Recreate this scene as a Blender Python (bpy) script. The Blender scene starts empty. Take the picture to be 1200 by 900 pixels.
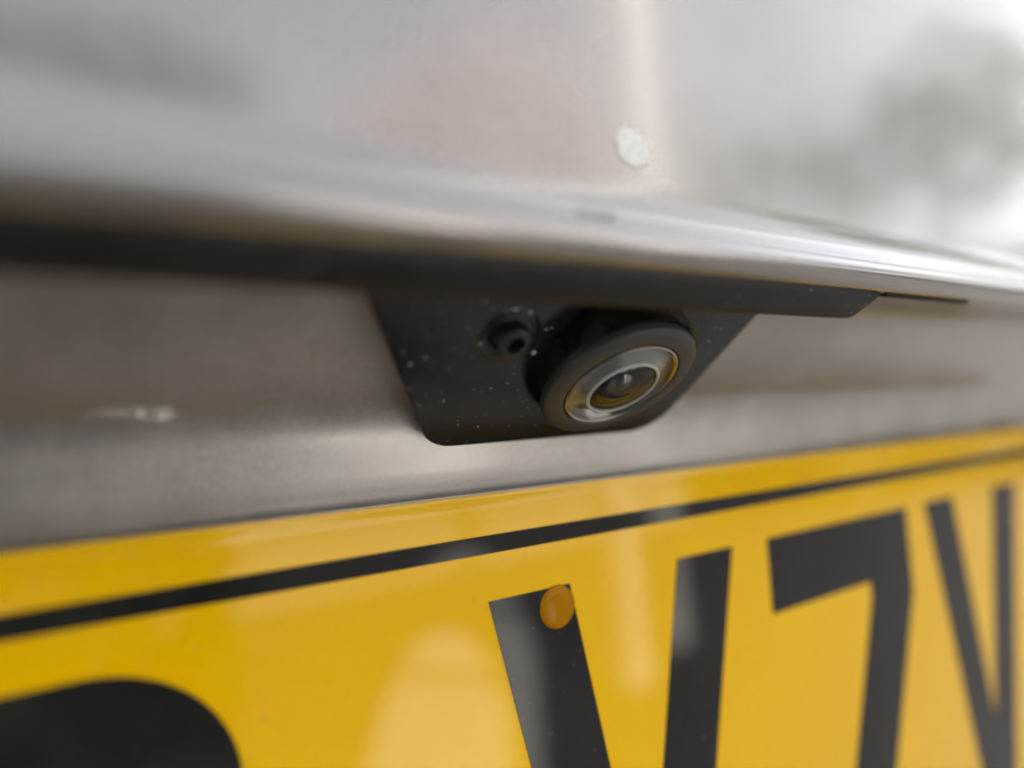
import bpy, bmesh, math, random
from mathutils import Vector, Matrix

random.seed(4)
scene = bpy.context.scene
MM = 0.001

# ------------------------------------------------------------------ camera
# World: X along the number plate to the right, Y into the car, Z up. The lens is 81 mm from the
# tailgate skin and a little lower than the reversing camera, turned to look along the car to the right.
F_PX, W_PX = 700.0, 1200.0
CAM_D = 0.0808
vx = Vector((1180.0, 20.0, -F_PX)).normalized()          # world X seen in camera axes
LEAN = (530.0, 230.0, 0.10)
_t = -(F_PX**2 + 1180*LEAN[0] - 20*LEAN[1]) / (1180*LEAN[2] - 20)
vz = Vector((LEAN[0] + LEAN[2]*_t, -(LEAN[1] + _t), -F_PX)).normalized()
vz = (vz - vx*vz.dot(vx)).normalized()
vy = vz.cross(vx)
R = Matrix((vx, vy, vz))                                  # camera axes -> world
CAM = Vector((0, -CAM_D, 0))
cam = bpy.data.cameras.new('camera')
co = bpy.data.objects.new('camera', cam)
scene.collection.objects.link(co)
co.matrix_world = Matrix.Translation(CAM) @ R.to_4x4()
cam.sensor_width = 36
cam.lens = 36*F_PX/W_PX
cam.clip_start = 0.002
cam.clip_end = 400
cam.dof.use_dof = True
cam.dof.focus_distance = 0.083
cam.dof.aperture_fstop = 4.2
cam.dof.aperture_blades = 0
scene.camera = co

def ray(px, py):
    return R @ Vector((px-600, -(py-450), -F_PX))
def at(px, py, y):                                        # pixel -> point on the plane Y = y
    r = ray(px, py)
    return CAM + r*((y + CAM_D)/r.y)

# ------------------------------------------------------------------ light
SUN_EL, SUN_AZ = math.radians(42), math.radians(22)       # azimuth from +Y (car front) towards +X
world = bpy.data.worlds.new('World')
scene.world = world
world.use_nodes = True
wn = world.node_tree
bg = wn.nodes['Background']
sky = wn.nodes.new('ShaderNodeTexSky')
sky.sky_type = 'NISHITA'
sky.sun_disc = False
sky.sun_elevation = SUN_EL
sky.sun_rotation = SUN_AZ
sky.dust_density = 1.5
sky.air_density = 0.8
sky.ozone_density = 0.6
hs = wn.nodes.new('ShaderNodeHueSaturation')              # milky, hazy sky
hs.inputs['Saturation'].default_value = 0.16
wn.links.new(sky.outputs[0], hs.inputs['Color'])
wn.links.new(hs.outputs[0], bg.inputs[0])
bg.inputs[1].default_value = 0.11
sd = bpy.data.lights.new('sun', 'SUN')
sd.energy = 4.0
sd.angle = math.radians(0.5)
sd.color = (1.0, 0.93, 0.82)
so = bpy.data.objects.new('sun', sd)
scene.collection.objects.link(so)
sdir = Vector((math.sin(SUN_AZ)*math.cos(SUN_EL), math.cos(SUN_AZ)*math.cos(SUN_EL), math.sin(SUN_EL)))
so.rotation_euler = sdir.to_track_quat('Z', 'Y').to_euler()

scene.view_settings.view_transform = 'Standard'
scene.view_settings.look = 'None'
scene.view_settings.gamma = 1.0
scene.view_settings.exposure = 2.58
scene.view_settings.use_curve_mapping = False
scene.render.engine = 'CYCLES'
scene.cycles.filter_width = 2.0
scene.cycles.use_denoising = True
scene.cycles.max_bounces = 8

# ------------------------------------------------------------------ helpers
def link(o, parent=None):
    scene.collection.objects.link(o)
    if parent is not None:
        o.parent = parent
    return o
def thing(name, label, cat):
    o = bpy.data.objects.new(name, None)
    o.empty_display_size = 0.02
    o['label'] = label
    o['category'] = cat
    return link(o)
def obj(name, verts, faces, mat, parent=None, smooth=True, auto=None):
    me = bpy.data.meshes.new(name)
    me.from_pydata([tuple(v) for v in verts], [], faces)
    me.materials.append(mat)
    bm = bmesh.new(); bm.from_mesh(me)
    bmesh.ops.recalc_face_normals(bm, faces=bm.faces)
    bm.to_mesh(me); bm.free()
    for p in me.polygons:
        p.use_smooth = smooth
    if smooth and auto:
        me.set_sharp_from_angle(angle=math.radians(auto))
    return link(bpy.data.objects.new(name, me), parent)
def obj_bm(name, bm, mat, parent=None, smooth=True, auto=35):
    me = bpy.data.meshes.new(name)
    bmesh.ops.recalc_face_normals(bm, faces=bm.faces)
    bm.to_mesh(me); bm.free()
    me.materials.append(mat)
    for p in me.polygons:
        p.use_smooth = smooth
    if smooth and auto:
        me.set_sharp_from_angle(angle=math.radians(auto))
    return link(bpy.data.objects.new(name, me), parent)
def spline(pts, n):                                       # Catmull-Rom through profile points
    out = []
    P = [pts[0]] + list(pts) + [pts[-1]]
    for i in range(1, len(P)-2):
        a, b, c, d = [Vector(p) for p in P[i-1:i+3]]
        for k in range(n):
            t = k/n
            out.append(0.5*((2*b) + (c-a)*t + (2*a-5*b+4*c-d)*t*t + (3*b-3*c+d-a)*t**3))
    out.append(Vector(pts[-1]))
    return out
def sweep(name, prof, xs, mat, parent, zshift=lambda x: 0.0, closed=False, cap=False, xoff=None):
    """prof: list of (Y, Z) in mm, swept along X (mm)"""
    n = len(prof)
    V, F = [], []
    for i, x in enumerate(xs):
        for j, p in enumerate(prof):
            dx = xoff(i, p) if xoff else 0.0
            V.append(((x+dx)*MM, p[0]*MM, (p[1] + zshift(x))*MM))
    m = n if closed else n-1
    for i in range(len(xs)-1):
        for j in range(m):
            a, b = i*n+j, i*n+(j+1) % n
            F.append((a, b, b+n, a+n))
    if cap:
        F.append(tuple(range(n)))
        F.append(tuple(range((len(xs)-1)*n, len(xs)*n)))
    return obj(name, V, F, mat, parent, True, 50)

# ------------------------------------------------------------------ materials
def mat(name):
    m = bpy.data.materials.new(name)
    m.use_nodes = True
    nt = m.node_tree
    return m, nt, nt.nodes['Principled BSDF']
def N(nt, t, **kw):
    n = nt.nodes.new(t)
    for k, v in kw.items():
        setattr(n, k, v)
    return n
def noise(nt, vec, scale, detail=4, rough=0.55, dist=0.0):
    n = N(nt, 'ShaderNodeTexNoise')
    n.inputs['Scale'].default_value = scale
    n.inputs['Detail'].default_value = detail
    n.inputs['Roughness'].default_value = rough
    n.inputs['Distortion'].default_value = dist
    nt.links.new(vec, n.inputs['Vector'])
    return n.outputs['Fac']
def ramp(nt, fac, stops):
    r = N(nt, 'ShaderNodeValToRGB')
    e = r.color_ramp.elements
    while len(e) < len(stops):
        e.new(0.5)
    for i, (p, c) in enumerate(stops):
        e[i].position = p
        e[i].color = (c, c, c, 1) if not hasattr(c, '__len__') else (*c, 1)
    nt.links.new(fac, r.inputs[0])
    return r.outputs[0]
def mixc(nt, fac, a, b, mode='MIX'):
    m = N(nt, 'ShaderNodeMix', data_type='RGBA', blend_type=mode)
    for s, v in ((0, fac), (6, a), (7, b)):
        if hasattr(v, 'is_linked'):
            nt.links.new(v, m.inputs[s])
        elif s == 0:
            m.inputs[0].default_value = v
        else:
            m.inputs[s].default_value = (*v, 1)
    return m.outputs[2]
def math_(nt, op, a, b=None):
    m = N(nt, 'ShaderNodeMath', operation=op)
    for i, v in enumerate((a, b)):
        if v is None:
            continue
        if hasattr(v, 'is_linked'):
            nt.links.new(v, m.inputs[i])
        else:
            m.inputs[i].default_value = v
    return m.outputs[0]
def coords(nt):
    return N(nt, 'ShaderNodeTexCoord').outputs['Object']
def bump(nt, h, strength, dist, bsdf, coat=False):
    b = N(nt, 'ShaderNodeBump')
    b.inputs['Strength'].default_value = strength
    b.inputs['Distance'].default_value = dist
    nt.links.new(h, b.inputs['Height'])
    nt.links.new(b.outputs[0], bsdf.inputs['Normal'])
    if coat:
        nt.links.new(b.outputs[0], bsdf.inputs['Coat Normal'])

def paint_mat(name, dust_amt, bmp, rgh):
    m, nt, p = mat(name)
    v = coords(nt)
    flake = noise(nt, v, 5200, 2, 0.6)
    base = mixc(nt, ramp(nt, flake, [(0.35, 0.0), (0.75, 1.0)]), (0.235, 0.219, 0.207), (0.30, 0.282, 0.268))
    dust = noise(nt, v, 55, 6, 0.62)
    grain = noise(nt, v, 1400, 3, 0.7)
    d1 = ramp(nt, dust, [(0.42, 0.0), (0.72, 1.0)])
    d2 = ramp(nt, grain, [(0.30, 0.0), (0.72, 1.0)])
    df = math_(nt, 'MULTIPLY', math_(nt, 'ADD', math_(nt, 'MULTIPLY', d1, 0.3), math_(nt, 'ADD', math_(nt, 'MULTIPLY', d2, 0.24), 0.24)), dust_amt)
    col = mixc(nt, df, base, (0.56, 0.535, 0.52))
    nt.links.new(col, p.inputs['Base Color'])
    nt.links.new(math_(nt, 'SUBTRACT', 0.75, math_(nt, 'MULTIPLY', df, 0.45)), p.inputs['Metallic'])
    nt.links.new(math_(nt, 'ADD', math_(nt, 'MULTIPLY', df, 0.32), rgh), p.inputs['Roughness'])
    nt.links.new(math_(nt, 'SUBTRACT', 0.95, math_(nt, 'MULTIPLY', df, 0.45)), p.inputs['Coat Weight'])
    nt.links.new(math_(nt, 'ADD', math_(nt, 'MULTIPLY', df, 0.30), 0.03), p.inputs['Coat Roughness'])
    bump(nt, math_(nt, 'ADD', grain, flake), bmp, 0.00010, p)
    return m
PAINT = paint_mat('metallic_paint', 0.34, 0.010, 0.19)
PAINT_D = paint_mat('metallic_paint_dusty', 0.95, 0.045, 0.22)

def plastic(name, col, rough, speck=0.5, scale=260):
    m, nt, p = mat(name)
    v = coords(nt)
    film = ramp(nt, noise(nt, v, 90, 5, 0.6), [(0.40, 0.0), (0.75, 1.0)])
    sp = ramp(nt, noise(nt, v, scale*4, 3, 0.65), [(0.66, 0.0), (0.74, 1.0)])
    c = mixc(nt, math_(nt, 'MULTIPLY', film, 0.08), col, (0.15, 0.15, 0.145))
    c = mixc(nt, math_(nt, 'MULTIPLY', sp, speck), c, (0.36, 0.34, 0.31))
    nt.links.new(c, p.inputs['Base Color'])
    nt.links.new(math_(nt, 'ADD', math_(nt, 'MULTIPLY', film, 0.22), rough), p.inputs['Roughness'])
    bump(nt, noise(nt, v, scale*12, 3, 0.6), 0.12, 0.0002, p)
    return m
BRACKET = plastic('satin_black_plastic', (0.011, 0.011, 0.012), 0.10, 0.6)
STRIP = plastic('matt_black_trim', (0.012, 0.012, 0.013), 0.42, 0.6)
STRIP.node_tree.nodes['Principled BSDF'].inputs['Specular IOR Level'].default_value = 0.28
RING = plastic('grey_black_plastic', (0.040, 0.040, 0.040), 0.36, 0.3, 400)
COLLAR = plastic('deep_black_plastic', (0.006, 0.007, 0.009), 0.22, 0.25, 300)
m, nt, p = mat('gritty_water_bead'); p.inputs['Base Color'].default_value = (0.42, 0.41, 0.39, 1); p.inputs['Roughness'].default_value = 0.12
BEAD = m
SCREW = plastic('black_screw_steel', (0.012, 0.013, 0.014), 0.22, 0.4, 420)

m, nt, p = mat('gap_black'); p.inputs['Base Color'].default_value = (0.006, 0.006, 0.006, 1); p.inputs['Roughness'].default_value = 0.8
GAP = m
def acrylic(name, a, b, rough=0.35):
    m, nt, p = mat(name)
    v = coords(nt)
    n = ramp(nt, noise(nt, v, 38, 5, 0.6), [(0.35, 0.0), (0.7, 1.0)])
    s = ramp(nt, noise(nt, v, 900, 3, 0.65), [(0.66, 0.0), (0.76, 1.0)])
    c = mixc(nt, n, a, b)
    c = mixc(nt, math_(nt, 'MULTIPLY', s, 0.22), c, (0.30, 0.26, 0.18))
    nt.links.new(c, p.inputs['Base Color'])
    p.inputs['Roughness'].default_value = rough
    p.inputs['Specular IOR Level'].default_value = 0.0
    p.inputs['Coat Weight'].default_value = 1.0
    p.inputs['Coat IOR'].default_value = 1.36
    nt.links.new(math_(nt, 'ADD', math_(nt, 'MULTIPLY', n, 0.04), 0.035), p.inputs['Coat Roughness'])
    return m
YELLOW = acrylic('yellow_plate_acrylic', (0.82, 0.465, 0.000), (0.86, 0.50, 0.000))
BLACK = acrylic('black_plate_print', (0.012, 0.012, 0.013), (0.020, 0.020, 0.020))
ORANGE = acrylic('orange_dome_acrylic', (0.34, 0.14, 0.0), (0.46, 0.21, 0.0))
ORANGE.node_tree.nodes['Principled BSDF'].inputs['Coat Weight'].default_value = 0.25
m, nt, p = mat('polished_rim'); p.inputs['Base Color'].default_value = (0.40, 0.38, 0.35, 1); p.inputs['Metallic'].default_value = 1; p.inputs['Roughness'].default_value = 0.22
RIM = m
m, nt, p = mat('grey_lens_bezel'); p.inputs['Base Color'].default_value = (0.17, 0.175, 0.18, 1); p.inputs['Roughness'].default_value = 0.18
p.inputs['Metallic'].default_value = 0.35; p.inputs['Coat Weight'].default_value = 1.0; p.inputs['Coat Roughness'].default_value = 0.08
bump(nt, noise(nt, coords(nt), 700, 4, 0.6), 0.15, 0.0004, p)
BEZEL = m
m, nt, p = mat('pale_seal_ring'); p.inputs['Base Color'].default_value = (0.46, 0.46, 0.44, 1); p.inputs['Roughness'].default_value = 0.35
SEAL = m
m, nt, p = mat('lens_glass')
p.inputs['Base Color'].default_value = (1, 1, 1, 1); p.inputs['Roughness'].default_value = 0.015
p.inputs['Transmission Weight'].default_value = 1.0; p.inputs['IOR'].default_value = 1.33
GLASS = m
m, nt, p = mat('lens_barrel_black'); p.inputs['Base Color'].default_value = (0.014, 0.015, 0.018, 1); p.inputs['Roughness'].default_value = 0.3
BARREL = m
m, nt, p = mat('coated_inner_lens'); p.inputs['Base Color'].default_value = (0.02, 0.03, 0.045, 1); p.inputs['Roughness'].default_value = 0.05
p.inputs['Coat Weight'].default_value = 1.0
INNER = m
m, nt, p = mat('painted_glint')
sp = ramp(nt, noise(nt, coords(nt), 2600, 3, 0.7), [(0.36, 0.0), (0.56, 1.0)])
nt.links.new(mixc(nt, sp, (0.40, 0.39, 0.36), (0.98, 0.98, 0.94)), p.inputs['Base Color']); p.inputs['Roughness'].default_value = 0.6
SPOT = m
m, nt, p = mat('painted_sheen')
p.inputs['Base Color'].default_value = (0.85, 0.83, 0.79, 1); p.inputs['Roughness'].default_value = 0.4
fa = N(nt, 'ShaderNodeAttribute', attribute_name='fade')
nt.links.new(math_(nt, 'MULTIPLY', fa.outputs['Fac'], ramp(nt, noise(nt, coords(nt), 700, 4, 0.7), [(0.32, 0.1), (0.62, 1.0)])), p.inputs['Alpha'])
SHEEN = m

# ------------------------------------------------------------------ ground (seen only mirrored in the paint and the plate)
m, nt, p = mat('pale_paving')
v = coords(nt)
br = N(nt, 'ShaderNodeTexBrick'); nt.links.new(v, br.inputs['Vector'])
br.inputs['Scale'].default_value = 2.2
br.inputs['Color1'].default_value = (0.62, 0.57, 0.54, 1); br.inputs['Color2'].default_value = (0.55, 0.505, 0.48, 1); br.inputs['Mortar'].default_value = (0.2, 0.18, 0.16, 1)
br.inputs['Mortar Size'].default_value = 0.012
nt.links.new(mixc(nt, math_(nt, 'MULTIPLY', noise(nt, v, 3, 5), 0.7), br.outputs['Color'], (0.30, 0.27, 0.245)), p.inputs['Base Color'])
p.inputs['Roughness'].default_value = 0.8
PAVING = m
m, nt, p = mat('tarmac')
v = coords(nt)
c = ramp(nt, noise(nt, v, 140, 5, 0.7), [(0.3, (0.030, 0.030, 0.031)), (0.7, (0.062, 0.060, 0.059))])
nt.links.new(mixc(nt, math_(nt, 'MULTIPLY', noise(nt, v, 0.9, 5), 0.6), c, (0.048, 0.046, 0.044)), p.inputs['Base Color'])
p.inputs['Roughness'].default_value = 0.85
TARMAC = m
def sheet(name, pts, z, material):
    o = obj(name, [(x, y, z) for x, y in pts], [tuple(range(len(pts)))], material, None, False)
    o['kind'] = 'structure'
    return o
GZ = -0.85
sheet('ground', [(-150, -150), (150, -150), (150, 150), (-150, 150)], GZ, PAVING)
sheet('car_park', [(-12, -7.2), (20, -7.2), (20, 6), (-12, 6)], GZ+0.004, TARMAC)
m, nt, p = mat('sun_patch_paint')
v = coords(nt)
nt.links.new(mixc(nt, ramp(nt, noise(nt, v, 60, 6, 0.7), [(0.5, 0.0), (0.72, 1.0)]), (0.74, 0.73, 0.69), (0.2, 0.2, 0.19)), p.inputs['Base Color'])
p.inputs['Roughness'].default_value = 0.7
SUN_PATCH = m
def polar(az, r):
    a = math.radians(az)
    return (r*math.sin(a), -r*math.cos(a))
sheet('painted_sun_patch', [polar(14 + 19*t, 1.3) for t in (0, 1)] + [polar(32.5 - 13.5*t, 1.5 + 2.5*math.sin(math.pi*(0.12 + 0.76*t))**1.4) for t in [k/18 for k in range(19)]], GZ+0.008, SUN_PATCH)  # pale sheet painted in place of a sunlit patch of ground

# what the paint mirrors: a white post, trees, and greenery added to darken it
m, nt, p = mat('white_post_paint')
nt.links.new(ramp(nt, noise(nt, coords(nt), 9, 6, 0.65), [(0.35, (0.80, 0.79, 0.76)), (0.8, (0.62, 0.60, 0.55))]), p.inputs['Base Color'])
p.inputs['Roughness'].default_value = 0.45
POST = m
def foliage_mat(name, a, b):
    m, nt, p = mat(name)
    nt.links.new(ramp(nt, noise(nt, coords(nt), 4, 4), [(0.3, a), (0.7, b)]), p.inputs['Base Color'])
    p.inputs['Roughness'].default_value = 0.55
    return m
LEAF = foliage_mat('added_hedge_leaf', (0.022, 0.032, 0.014), (0.042, 0.058, 0.022))
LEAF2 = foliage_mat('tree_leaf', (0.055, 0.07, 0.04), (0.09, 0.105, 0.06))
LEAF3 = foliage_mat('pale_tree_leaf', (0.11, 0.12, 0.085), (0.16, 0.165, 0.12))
BARK = foliage_mat('bark', (0.09, 0.075, 0.06), (0.16, 0.13, 0.10))
def leaves(name, pts, size, material, parent):
    V, F = [], []
    for c in pts:
        a = Vector((random.gauss(0, 1), random.gauss(0, 1), random.gauss(0, 1))).normalized()
        b = a.orthogonal().normalized()
        q = size*random.uniform(0.6, 1.4)
        i = len(V)
        V += [c-a*q, c+b*q*0.55, c+a*q, c-b*q*0.55]
        F.append((i, i+1, i+2, i+3))
    return obj(name, V, F, material, parent, False)
def tube(name, pts, radii, material, parent, seg=12):
    V, F = [], []
    for P, r in zip(pts, radii):
        for k in range(seg):
            a = k/seg*math.tau
            V.append(Vector(P) + Vector((math.cos(a), math.sin(a), 0))*r)
    for i in range(len(pts)-1):
        for k in range(seg):
            F.append((i*seg+k, i*seg+(k+1) % seg, (i+1)*seg+(k+1) % seg, (i+1)*seg+k))
    F.append(tuple((len(pts)-1)*seg+k for k in range(seg)))
    return obj(name, V, F, material, parent, True, 40)
x, y = polar(44.8, 2.3)
post = thing('white_post', 'slim white painted post mirrored as a pale upright streak in the paint', 'post')
tube('shaft', [(x, y, GZ), (x, y, 6.0)], [0.075, 0.07], POST, post)
tube('foot', [(x, y, GZ), (x, y, GZ+0.12), (x, y, GZ+0.15)], [0.082, 0.082, 0.078], POST, post)
added_hedge = thing('added_hedge', 'dense dark greenery added behind the camera to darken the mirrored left', 'added_hedge')  # unseen, added so the left of the paint mirrors something dark
leaves('added_foliage', [Vector((random.uniform(-4.2, 0.25), -2.0 + random.uniform(-.3, .3), GZ + random.uniform(0.02, 1.95))) for k in range(16000)], 0.05, LEAF, added_hedge)
for k in range(7):
    hx = -3.4 + 0.6*k
    tube('added_stem', [(hx, -2.0, GZ), (hx+.05, -2.0, GZ+1.6)], [0.03, 0.012], BARK, added_hedge, 8)
far = thing('added_hedge', 'long pale greenery added on the far right to dim sky glare mirrored in the paint', 'added_hedge')  # unseen, added to cut the sky glare mirrored on the right
leaves('added_foliage', [Vector((11.5 + random.uniform(-.4, .4), random.uniform(-9, 1.5), GZ + random.uniform(0.0, 3.4)*random.uniform(.75, 1))) for k in range(9000)], 0.12, LEAF3, far)
for k in range(6):
    tube('added_stem', [(11.5, -8 + 1.7*k, GZ), (11.5, -8 + 1.7*k, GZ+2.2)], [0.05, 0.02], BARK, far, 8)
def tree(az, r, h, cr, n, label, leafm, lsize):
    x, y = polar(az, r)
    t = thing('tree', label, 'tree'); t['group'] = 'trees mirrored in the paint'
    tube('trunk', [(x, y, GZ), (x+.05, y, GZ+h*0.3), (x, y+.05, GZ+h*0.62)], [0.19, 0.14, 0.06], BARK, t)
    pts = []
    lobes = [(Vector((x, y, GZ+h*0.66)) + Vector((random.gauss(0, cr*.45), random.gauss(0, cr*.45), random.gauss(0, cr*.42))), random.uniform(.28, .5)*cr) for k in range(13)]
    for k in range(n):
        c, q = random.choice(lobes)
        d = Vector((random.gauss(0, 1), random.gauss(0, 1), random.gauss(0, 1))).normalized()
        pts.append(c + d*q*random.uniform(.5, 1)**.5)
    leaves('crown', pts, lsize, leafm, t)
for az_, r_, h_, cr_, n_, lb in (
        (67.5, 9.0, 6.6, 1.0, 560, 'nearest tree, a dark patch in the mirrored sky'),
        (52, 17.0, 10.5, 2.2, 230, 'leftmost pale tree in the mirrored sky'),
        (60, 19.0, 11.5, 2.4, 250, 'pale tree just left of the nearest tree in the mirrored sky'),
        (74, 17.0, 10.0, 2.3, 260, 'pale tree just right of the nearest tree in the mirrored sky'),
        (82, 15.0, 9.5, 2.4, 420, 'pale tree farthest right in the mirrored sky')):
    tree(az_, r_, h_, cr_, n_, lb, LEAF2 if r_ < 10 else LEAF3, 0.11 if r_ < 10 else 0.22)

# unseen round tree, added and tinted to mirror a muted pink patch
PINK = foliage_mat('pink_patch_leaf', (0.46, 0.395, 0.395), (0.60, 0.525, 0.52))
x, y = polar(29, 9.0)
pink_tree = thing('added_pink_tree', 'unseen round pinkish tree added to mirror a rounded pink patch in the paint', 'tree')
tube('trunk', [(x, y, GZ), (x+.04, y, GZ+1.4), (x, y+.05, GZ+3.4)], [0.17, 0.13, 0.05], BARK, pink_tree)
pts = []
for k in range(9000):
    d = Vector((random.gauss(0, 1), random.gauss(0, 1), random.gauss(0, 1))).normalized()
    q = random.uniform(0.3, 1)**0.33*(1 + 0.05*math.sin(5*d.x + 2) + 0.05*math.sin(6*d.z + 4*d.y))
    pts.append(Vector((x, y, 3.35)) + Vector((d.x*2.5, d.y*2.2, d.z*2.2))*q)
leaves('crown', pts, 0.085, PINK, pink_tree)

# ------------------------------------------------------------------ car tailgate
car = thing('car_tailgate', 'dusty metallic grey-beige car tailgate with projecting lip above the number plate', 'car')
zsh = lambda x: 0.012*(max(-60, min(x, 240)) - 30)
XS = [-620, -420, -300, -200, -120] + list(range(-80, 321, 20)) + [380, 460, 560]

upper = ([(-30.0, 15.6), (-34.8, 14.9)] +
         [tuple(q) for q in spline([(-36.2, 15.0), (-37.4, 15.8), (-37.8, 17.0), (-37.0, 18.4), (-34.8, 19.8), (-32.6, 21.2), (-31.4, 22.8)], 6)] +
         [tuple(q) for q in spline([(-31.0, 25.2), (-30.9, 40), (-30.6, 62), (-29.0, 95), (-18, 150), (35, 250), (110, 420), (210, 560)], 6)])
sweep('upper_panel', upper, XS, PAINT, car, zsh)
lower = ([tuple(q) for q in spline([(-31, 17.0), (-23, 17.8), (-17.5, 16.2), (-10, 9.5), (-5.2, 5.2), (-2.3, 2.1), (-0.8, -1.5), (0, -7)], 6)] +
         [(0, -20), (0, -60), (0.4, -120), (0, -160), (-10, -200), (-60, -280), (-80, -400), (-70, -600), (-40, -760)])
sweep('recess_panel', lower, XS, PAINT_D, car, lambda x: 0.0)

# black trim strip under the lip, right end cut at a slant
tr = [tuple(q) for q in spline([(-35.0, 15.3), (-34.9, 14.3), (-34.0, 13.2), (-32.9, 12.2), (-31.9, 11.75), (-30.8, 11.9), (-30.1, 12.9), (-30.0, 15.0), (-30.0, 17.2)], 5)] + [(-34.0, 16.4)]
sx = [-420, -300, -200, -120, -80, -40, 0, 30, 60, 80, 88.6, 90.2]
sweep('trim_strip', tr, sx, STRIP, car, zsh, closed=True, cap=True,
      xoff=lambda i, q: 0.0 if i < 10 else (-1.0 if i == 11 else 0.0) + (q[1]-14.3)*(1.1 if i == 11 else 0.7))
# open shut-line beyond the strip end
sl = [(-33.6, 15.9), (-33.6, 15.0), (-34.9, 14.75), (-34.9, 15.5)]
sweep('shut_line', sl, [91.6, 99, 107, 117], GAP, car, lambda x: zsh(x) - 0.25, closed=True, cap=True)

# pale disc painted for a blurred sparkle on the upper panel
def panel_hit(px, py):
    r = ray(px, py)
    best = None
    for a, b in zip(upper[:-1], upper[1:]):
        for k in range(40):
            t = k/40
            y = a[0]*(1-t)+b[0]*t
            z = a[1]*(1-t)+b[1]*t
            P = CAM + r*((y*MM + CAM_D)/r.y)
            e = abs(P.z - (z + zsh(P.x*1000))*MM)
            if z > 25 and (best is None or e < best[0]):
                tan = Vector((0, b[0]-a[0], b[1]-a[1])).normalized()
                best = (e, P, tan)
    return best[1], best[2]
P, tan = panel_hit(742, 173)
nrm = Vector((1, 0, 0)).cross(tan)
nrm = nrm if nrm.y < 0 else -nrm
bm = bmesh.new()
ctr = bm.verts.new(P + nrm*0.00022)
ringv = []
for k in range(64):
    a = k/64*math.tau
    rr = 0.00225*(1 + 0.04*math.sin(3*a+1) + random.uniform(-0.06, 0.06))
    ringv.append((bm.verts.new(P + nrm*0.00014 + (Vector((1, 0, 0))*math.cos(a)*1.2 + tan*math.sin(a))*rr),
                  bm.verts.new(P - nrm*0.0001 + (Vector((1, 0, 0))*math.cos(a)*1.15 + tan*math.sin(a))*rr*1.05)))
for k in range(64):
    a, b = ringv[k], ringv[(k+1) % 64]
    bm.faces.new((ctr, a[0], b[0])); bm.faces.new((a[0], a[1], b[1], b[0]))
o = obj_bm('glint_disc', bm, SPOT, car)
o['label'] = 'round pale disc painted for a blurred sparkle'

# pale film painted for a soft bright reflection on the recess panel
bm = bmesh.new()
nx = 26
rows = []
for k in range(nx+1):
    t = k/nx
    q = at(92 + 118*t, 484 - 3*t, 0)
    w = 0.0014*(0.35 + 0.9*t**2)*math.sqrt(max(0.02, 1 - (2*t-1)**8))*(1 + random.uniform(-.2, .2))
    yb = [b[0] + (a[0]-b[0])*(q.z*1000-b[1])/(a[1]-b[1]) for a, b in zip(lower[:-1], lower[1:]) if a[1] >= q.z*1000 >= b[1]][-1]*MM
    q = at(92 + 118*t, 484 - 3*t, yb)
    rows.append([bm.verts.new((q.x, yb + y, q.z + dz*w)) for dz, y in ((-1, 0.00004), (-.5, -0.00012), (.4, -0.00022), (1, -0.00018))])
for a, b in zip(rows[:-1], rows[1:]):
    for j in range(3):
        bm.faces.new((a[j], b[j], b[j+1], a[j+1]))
o = obj_bm('sheen_film', bm, SHEEN, car)
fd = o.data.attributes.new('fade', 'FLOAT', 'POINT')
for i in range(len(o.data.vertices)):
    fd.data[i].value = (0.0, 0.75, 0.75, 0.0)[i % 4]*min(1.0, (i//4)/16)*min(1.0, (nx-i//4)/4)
o['label'] = 'pale film painted for a soft reflection on the dusty paint'

# ------------------------------------------------------------------ number plate
plate = thing('number_plate', 'yellow number plate with black border and characters V7V below the reversing camera', 'number plate')
PY = -6.0                                                 # front face
X0, X1, ZT, ZB = -277.0, 243.0, -10.0, -121.0
def rounded(x0, x1, z0, z1, r, n=8):
    out = []
    for cx, cz, a0 in ((x1-r, z1-r, 0), (x0+r, z1-r, 90), (x0+r, z0+r, 180), (x1-r, z0+r, 270)):
        for k in range(n+1):
            a = math.radians(a0 + 90*k/n)
            out.append((cx + r*math.cos(a), cz + r*math.sin(a)))
    return out
def slab(name, outline, y0, y1, material, parent, bev=0.0, hole=None):
    """outline (X,Z) mm extruded from front y0 to back y1"""
    bm = bmesh.new()
    f = [bm.verts.new((x*MM, y0*MM, z*MM)) for x, z in outline]
    b = [bm.verts.new((x*MM, y1*MM, z*MM)) for x, z in outline]
    n = len(f)
    if hole:
        hf = [bm.verts.new((x*MM, y0*MM, z*MM)) for x, z in hole]
        hb = [bm.verts.new((x*MM, y1*MM, z*MM)) for x, z in hole]
        for k in range(n):
            j = (k+1) % n
            bm.faces.new((f[k], f[j], hf[j], hf[k])); bm.faces.new((f[k], f[j], b[j], b[k])); bm.faces.new((hf[k], hf[j], hb[j], hb[k]))
    else:
        front = bm.faces.new(f)
        bm.faces.new(b)
        for k in range(n):
            bm.faces.new((f[k], f[(k+1) % n], b[(k+1) % n], b[k]))
        if bev:
            bmesh.ops.bevel(bm, geom=list(front.edges), offset=bev*MM, segments=3, affect='EDGES', profile=0.5)
    return obj_bm(name, bm, material, parent, True, 30)
slab('plate_sheet', rounded(X0, X1, ZB, ZT, 5), PY, PY+3.0, YELLOW, plate, 0.45)
slab('backing_pad', rounded(X0+4, X1-4, ZB+4, ZT-1.2, 4), PY+3.0, -0.2, GAP, plate)
bi = 5.6
slab('border_line', rounded(X0+bi, X1-bi, ZB+bi, ZT-bi, 6), PY-0.10, PY+0.1, BLACK, plate,
     hole=rounded(X0+bi+2.5, X1-bi-2.5, ZB+bi+2.5, ZT-bi-2.5, 4))
CT = -24.6                                                # cap line
CH, CW, ST = 79.0, 50.0, 14.0
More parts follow.
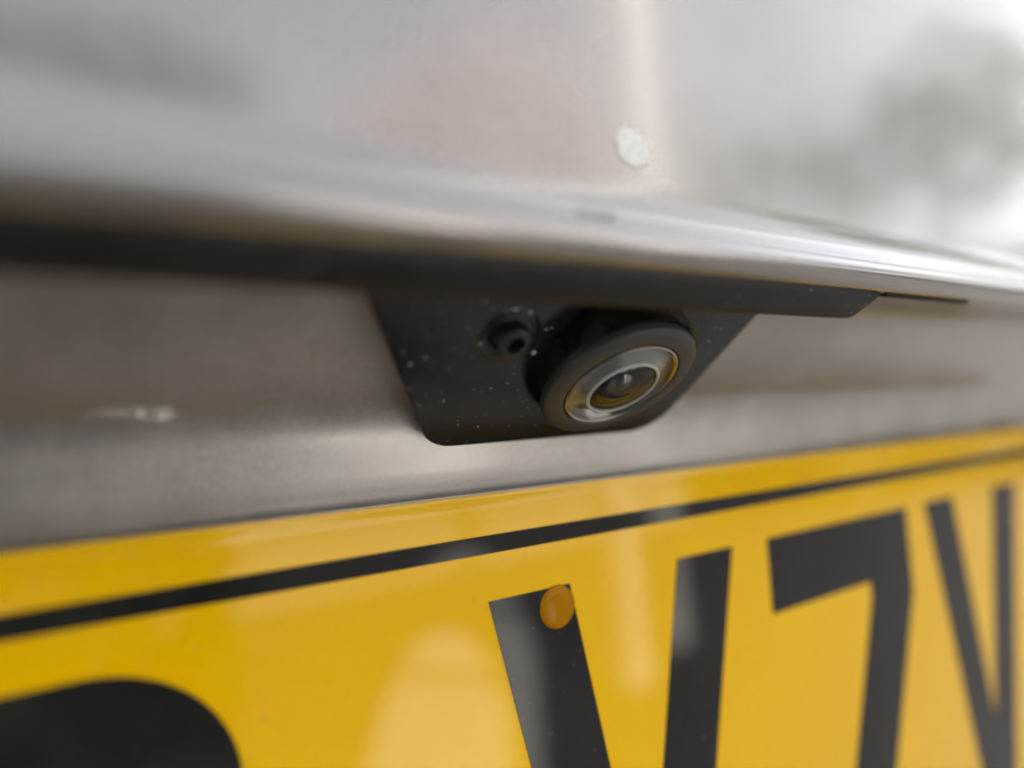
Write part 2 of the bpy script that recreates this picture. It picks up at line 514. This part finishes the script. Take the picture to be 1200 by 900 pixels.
def V_(x):
    return [(x, CT), (x+13.8, CT), (x+25, CT-CH+22), (x+36.2, CT), (x+50, CT), (x+32, CT-CH), (x+18, CT-CH)]
def seven(x):
    return [(x, CT), (x+50, CT), (x+50, CT-19), (x+27, CT-CH), (x+11.5, CT-CH), (x+33.0, CT-17.5), (x+33, CT-14), (x, CT-14)]
for nm, out in (('letter', V_(38.8)), ('digit', seven(98.6)), ('letter', V_(157.0))):
    slab(nm, out, PY-0.10, PY+0.1, BLACK, plate)
slab('digit', rounded(-42.5, 7.5, CT-CH, CT+1.4, 15, 24), PY-0.10, PY+0.1, BLACK, plate, hole=rounded(-28.5, -6.5, CT-CH+14, CT-12.6, 7, 24))
# small orange dome on the first letter
def lathe(name, prof, C, u, v, n, material, parent, seg=64, auto=35):
    """prof (r, h) mm revolved about n at C (metres)"""
    V, F = [], []
    rows = []
    for r, h in prof:
        if r < 1e-6:
            rows.append([len(V)]); V.append(C + n*h*MM)
        else:
            rows.append(list(range(len(V), len(V)+seg)))
            for k in range(seg):
                a = k/seg*math.tau
                V.append(C + (u*math.cos(a) + v*math.sin(a))*r*MM + n*h*MM)
    for A, B in zip(rows[:-1], rows[1:]):
        for k in range(seg):
            j = (k+1) % seg
            if len(A) == 1 and len(B) == 1:
                continue
            if len(A) == 1:
                F.append((A[0], B[k], B[j]))
            elif len(B) == 1:
                F.append((A[k], A[j], B[0]))
            else:
                F.append((A[k], A[j], B[j], B[k]))
    return obj(name, V, F, material, parent, True, auto)
P = at(653, 711, PY*MM)
lathe('orange_dome', [(3.2, 0), (3.0, 0.2), (2.6, 0.35), (1.9, 0.45), (1.0, 0.5), (0, 0.52)], P, Vector((1, 0, 0)), Vector((0, 0, 1)), Vector((0, -1, 0)), ORANGE, plate, 40)

# ------------------------------------------------------------------ reversing camera on its bracket
rev = thing('reversing_camera', 'round black reversing camera on a trapezoid black bracket under the tailgate lip', 'camera')
B0 = Vector((53.4, -3.2, -2.8))                           # middle of the bracket's lower edge (mm)
e2 = Vector((0, -18.5, 17.0)).normalized()                # up the bracket face
e1 = Vector((1, 0, 0))
nb = e1.cross(e2)
nb = nb if nb.y < 0 else -nb                              # faces out and down
def on_face(px, py, h=0.0):                               # pixel -> bracket face, h mm in front of it
    P0 = B0*MM + nb*h*MM
    r = ray(px, py)
    return CAM + r*((P0-CAM).dot(nb)/r.dot(nb))
def uv(P):
    d = P*1000 - B0
    return d.dot(e1), d.dot(e2)
cor = [uv(on_face(*q)) for q in ((430, 348), (503, 525), (763, 503.5), (890, 367))]
# extend the sides up behind the trim strip
def ext(b, t, w):
    k = (w - b[1])/(t[1]-b[1])
    return (b[0] + (t[0]-b[0])*k, w)
top_w = cor[0][1] + 3.0
poly = [ext(cor[1], cor[0], top_w), cor[1], cor[2], ext(cor[2], cor[3], top_w)]
def fillet(pts, idx_r, n=10):
    out = []
    m_ = len(pts)
    for i, p in enumerate(pts):
        r = idx_r.get(i, 0)
        p = Vector(p)
        if not r:
            out.append(p); continue
        a, b = (Vector(pts[i-1])-p).normalized(), (Vector(pts[(i+1) % m_])-p).normalized()
        ang = a.angle(b)
        d = r/math.tan(ang/2)
        c = p + (a+b).normalized()*(r/math.sin(ang/2))
        s, e = p+a*d, p+b*d
        a0 = math.atan2((s-c).y, (s-c).x); a1 = math.atan2((e-c).y, (e-c).x)
        da = (a1-a0+math.pi) % math.tau - math.pi
        for k in range(n+1):
            t = a0+da*k/n
            out.append(c + Vector((math.cos(t), math.sin(t)))*r)
    return out
bo = fillet(poly, {1: 6.0, 2: 7.0})
bm = bmesh.new()
f = [bm.verts.new((B0 + e1*q[0] + e2*q[1])*MM) for q in bo]
b = [bm.verts.new((B0 + e1*q[0] + e2*q[1] - nb*2.2)*MM) for q in bo]
ff = bm.faces.new(f); bm.faces.new(b)
for k in range(len(f)):
    bm.faces.new((f[k], f[(k+1) % len(f)], b[(k+1) % len(f)], b[k]))
bmesh.ops.bevel(bm, geom=list(ff.edges), offset=0.35*MM, segments=3, affect='EDGES', profile=0.5)
obj_bm('bracket', bm, BRACKET, rev)

# camera body axis: tipped up slightly from the bracket's normal
def rotx(v, deg):
    a = math.radians(deg)
    return Vector((v.x, v.y*math.cos(a)-v.z*math.sin(a), v.y*math.sin(a)+v.z*math.cos(a)))
nc = rotx(nb, 9)
uc = Vector((1, 0, 0)); vc = nc.cross(uc)
H = 4.4
C = on_face(727.5, 451.5, H)
def cam_part(name, prof, material, parent=rev, off=(0, 0), seg=72, auto=35):
    return lathe(name, prof, C + (uc*off[0] + vc*off[1])*MM, uc, vc, nc, material, parent, seg, auto)
cam_part('collar', [(11.2, -7.5), (11.3, -4.0), (11.35, -1.6), (11.2, -1.0), (10.6, -1.2), (10.6, -7.5)], COLLAR, off=(0.1, 1.1))
bez = cam_part('bezel_ring', [(11.45, -1.4), (11.55, -0.7), (11.35, -0.15), (10.9, 0.15), (9.2, 0.35), (8.75, 0.30), (8.45, 0.0), (8.3, -0.6), (8.3, -2.4)], RING)
cam_part('rim', [(8.42, 0.02), (8.45, 0.30), (8.2, 0.42), (7.95, 0.25), (7.85, -0.1), (7.85, -0.8)], RIM, bez)
cam_part('lens_bezel', [(8.0, -0.35), (7.2, -0.35), (6.2, 0.1), (5.5, 0.55), (5.15, 0.7), (5.05, 0.6), (5.0, -1.5)], BEZEL)
cam_part('seal_ring', [(5.5, 0.5), (5.45, 0.78), (5.2, 0.9), (5.0, 0.78), (4.95, 0.3)], SEAL)
cam_part('lens_barrel', [(5.05, 0.4), (4.9, -0.2), (3.6, -0.9), (3.5, -0.75), (3.2, -0.75), (3.1, -1.1), (2.5, -1.5), (2.4, -1.3), (2.2, -1.3), (2.1, -1.9), (0, -2.0)], BARREL)
cam_part('inner_lens', [(2.15, -1.6), (1.7, -1.15), (1.0, -0.85), (0, -0.72)], INNER)
dome = [(4.98, 0.35)] + [(4.98*math.cos(math.radians(a)), 0.35 + 1.3*math.sin(math.radians(a))) for a in range(9, 90, 9)] + [(0, 1.65)]
dome += [(0, 1.1)] + [(4.5*math.cos(math.radians(a)), 0.35 + 0.75*math.sin(math.radians(a))) for a in range(81, 0, -9)] + [(4.5, 0.35), (4.98, 0.35)]
cam_part('lens', dome, GLASS)

# fixing screw in a raised boss left of the lens
S = on_face(597, 394)
us, vs = e1, nb.cross(e1)
lathe('screw_boss', [(4.7, -0.3), (4.2, 0.05), (3.7, 0.22), (3.3, 0.15), (3.0, -0.3), (2.9, -1.2), (0, -1.2)], S, us, vs, nb, BRACKET, rev, 40)
sc = lathe('screw', [(2.5, -1.4), (2.5, 1.3), (2.3, 1.75), (1.7, 1.95), (1.25, 1.9), (1.2, 0.6), (0, 0.5)], S, us, vs, nb, SCREW, rev, 36)

# beads of water and grit caught on the bracket
for px, py, r_ in ((563, 402, .45), (603, 412, .30), (625, 413, .55), (621, 366, .45), (640, 386, .30), (646, 384, .22), (676, 381, .25), (722, 391, .22),
                   (745, 389, .25), (481, 427, .28), (548, 384, .20), (520, 470, .18), (560, 500, .2), (575, 455, .16), (830, 400, .25), (845, 385, .2), (690, 395, .2), (655, 398, .18)):
    W = on_face(px, py, 0.0)
    r_ *= 0.75
    lathe('water_bead', [(r_, -0.02), (r_*.95, r_*.25), (r_*.7, r_*.5), (r_*.35, r_*.65), (0, r_*.7)], W, us, vs, nb, BEAD, rev, 12, 80)
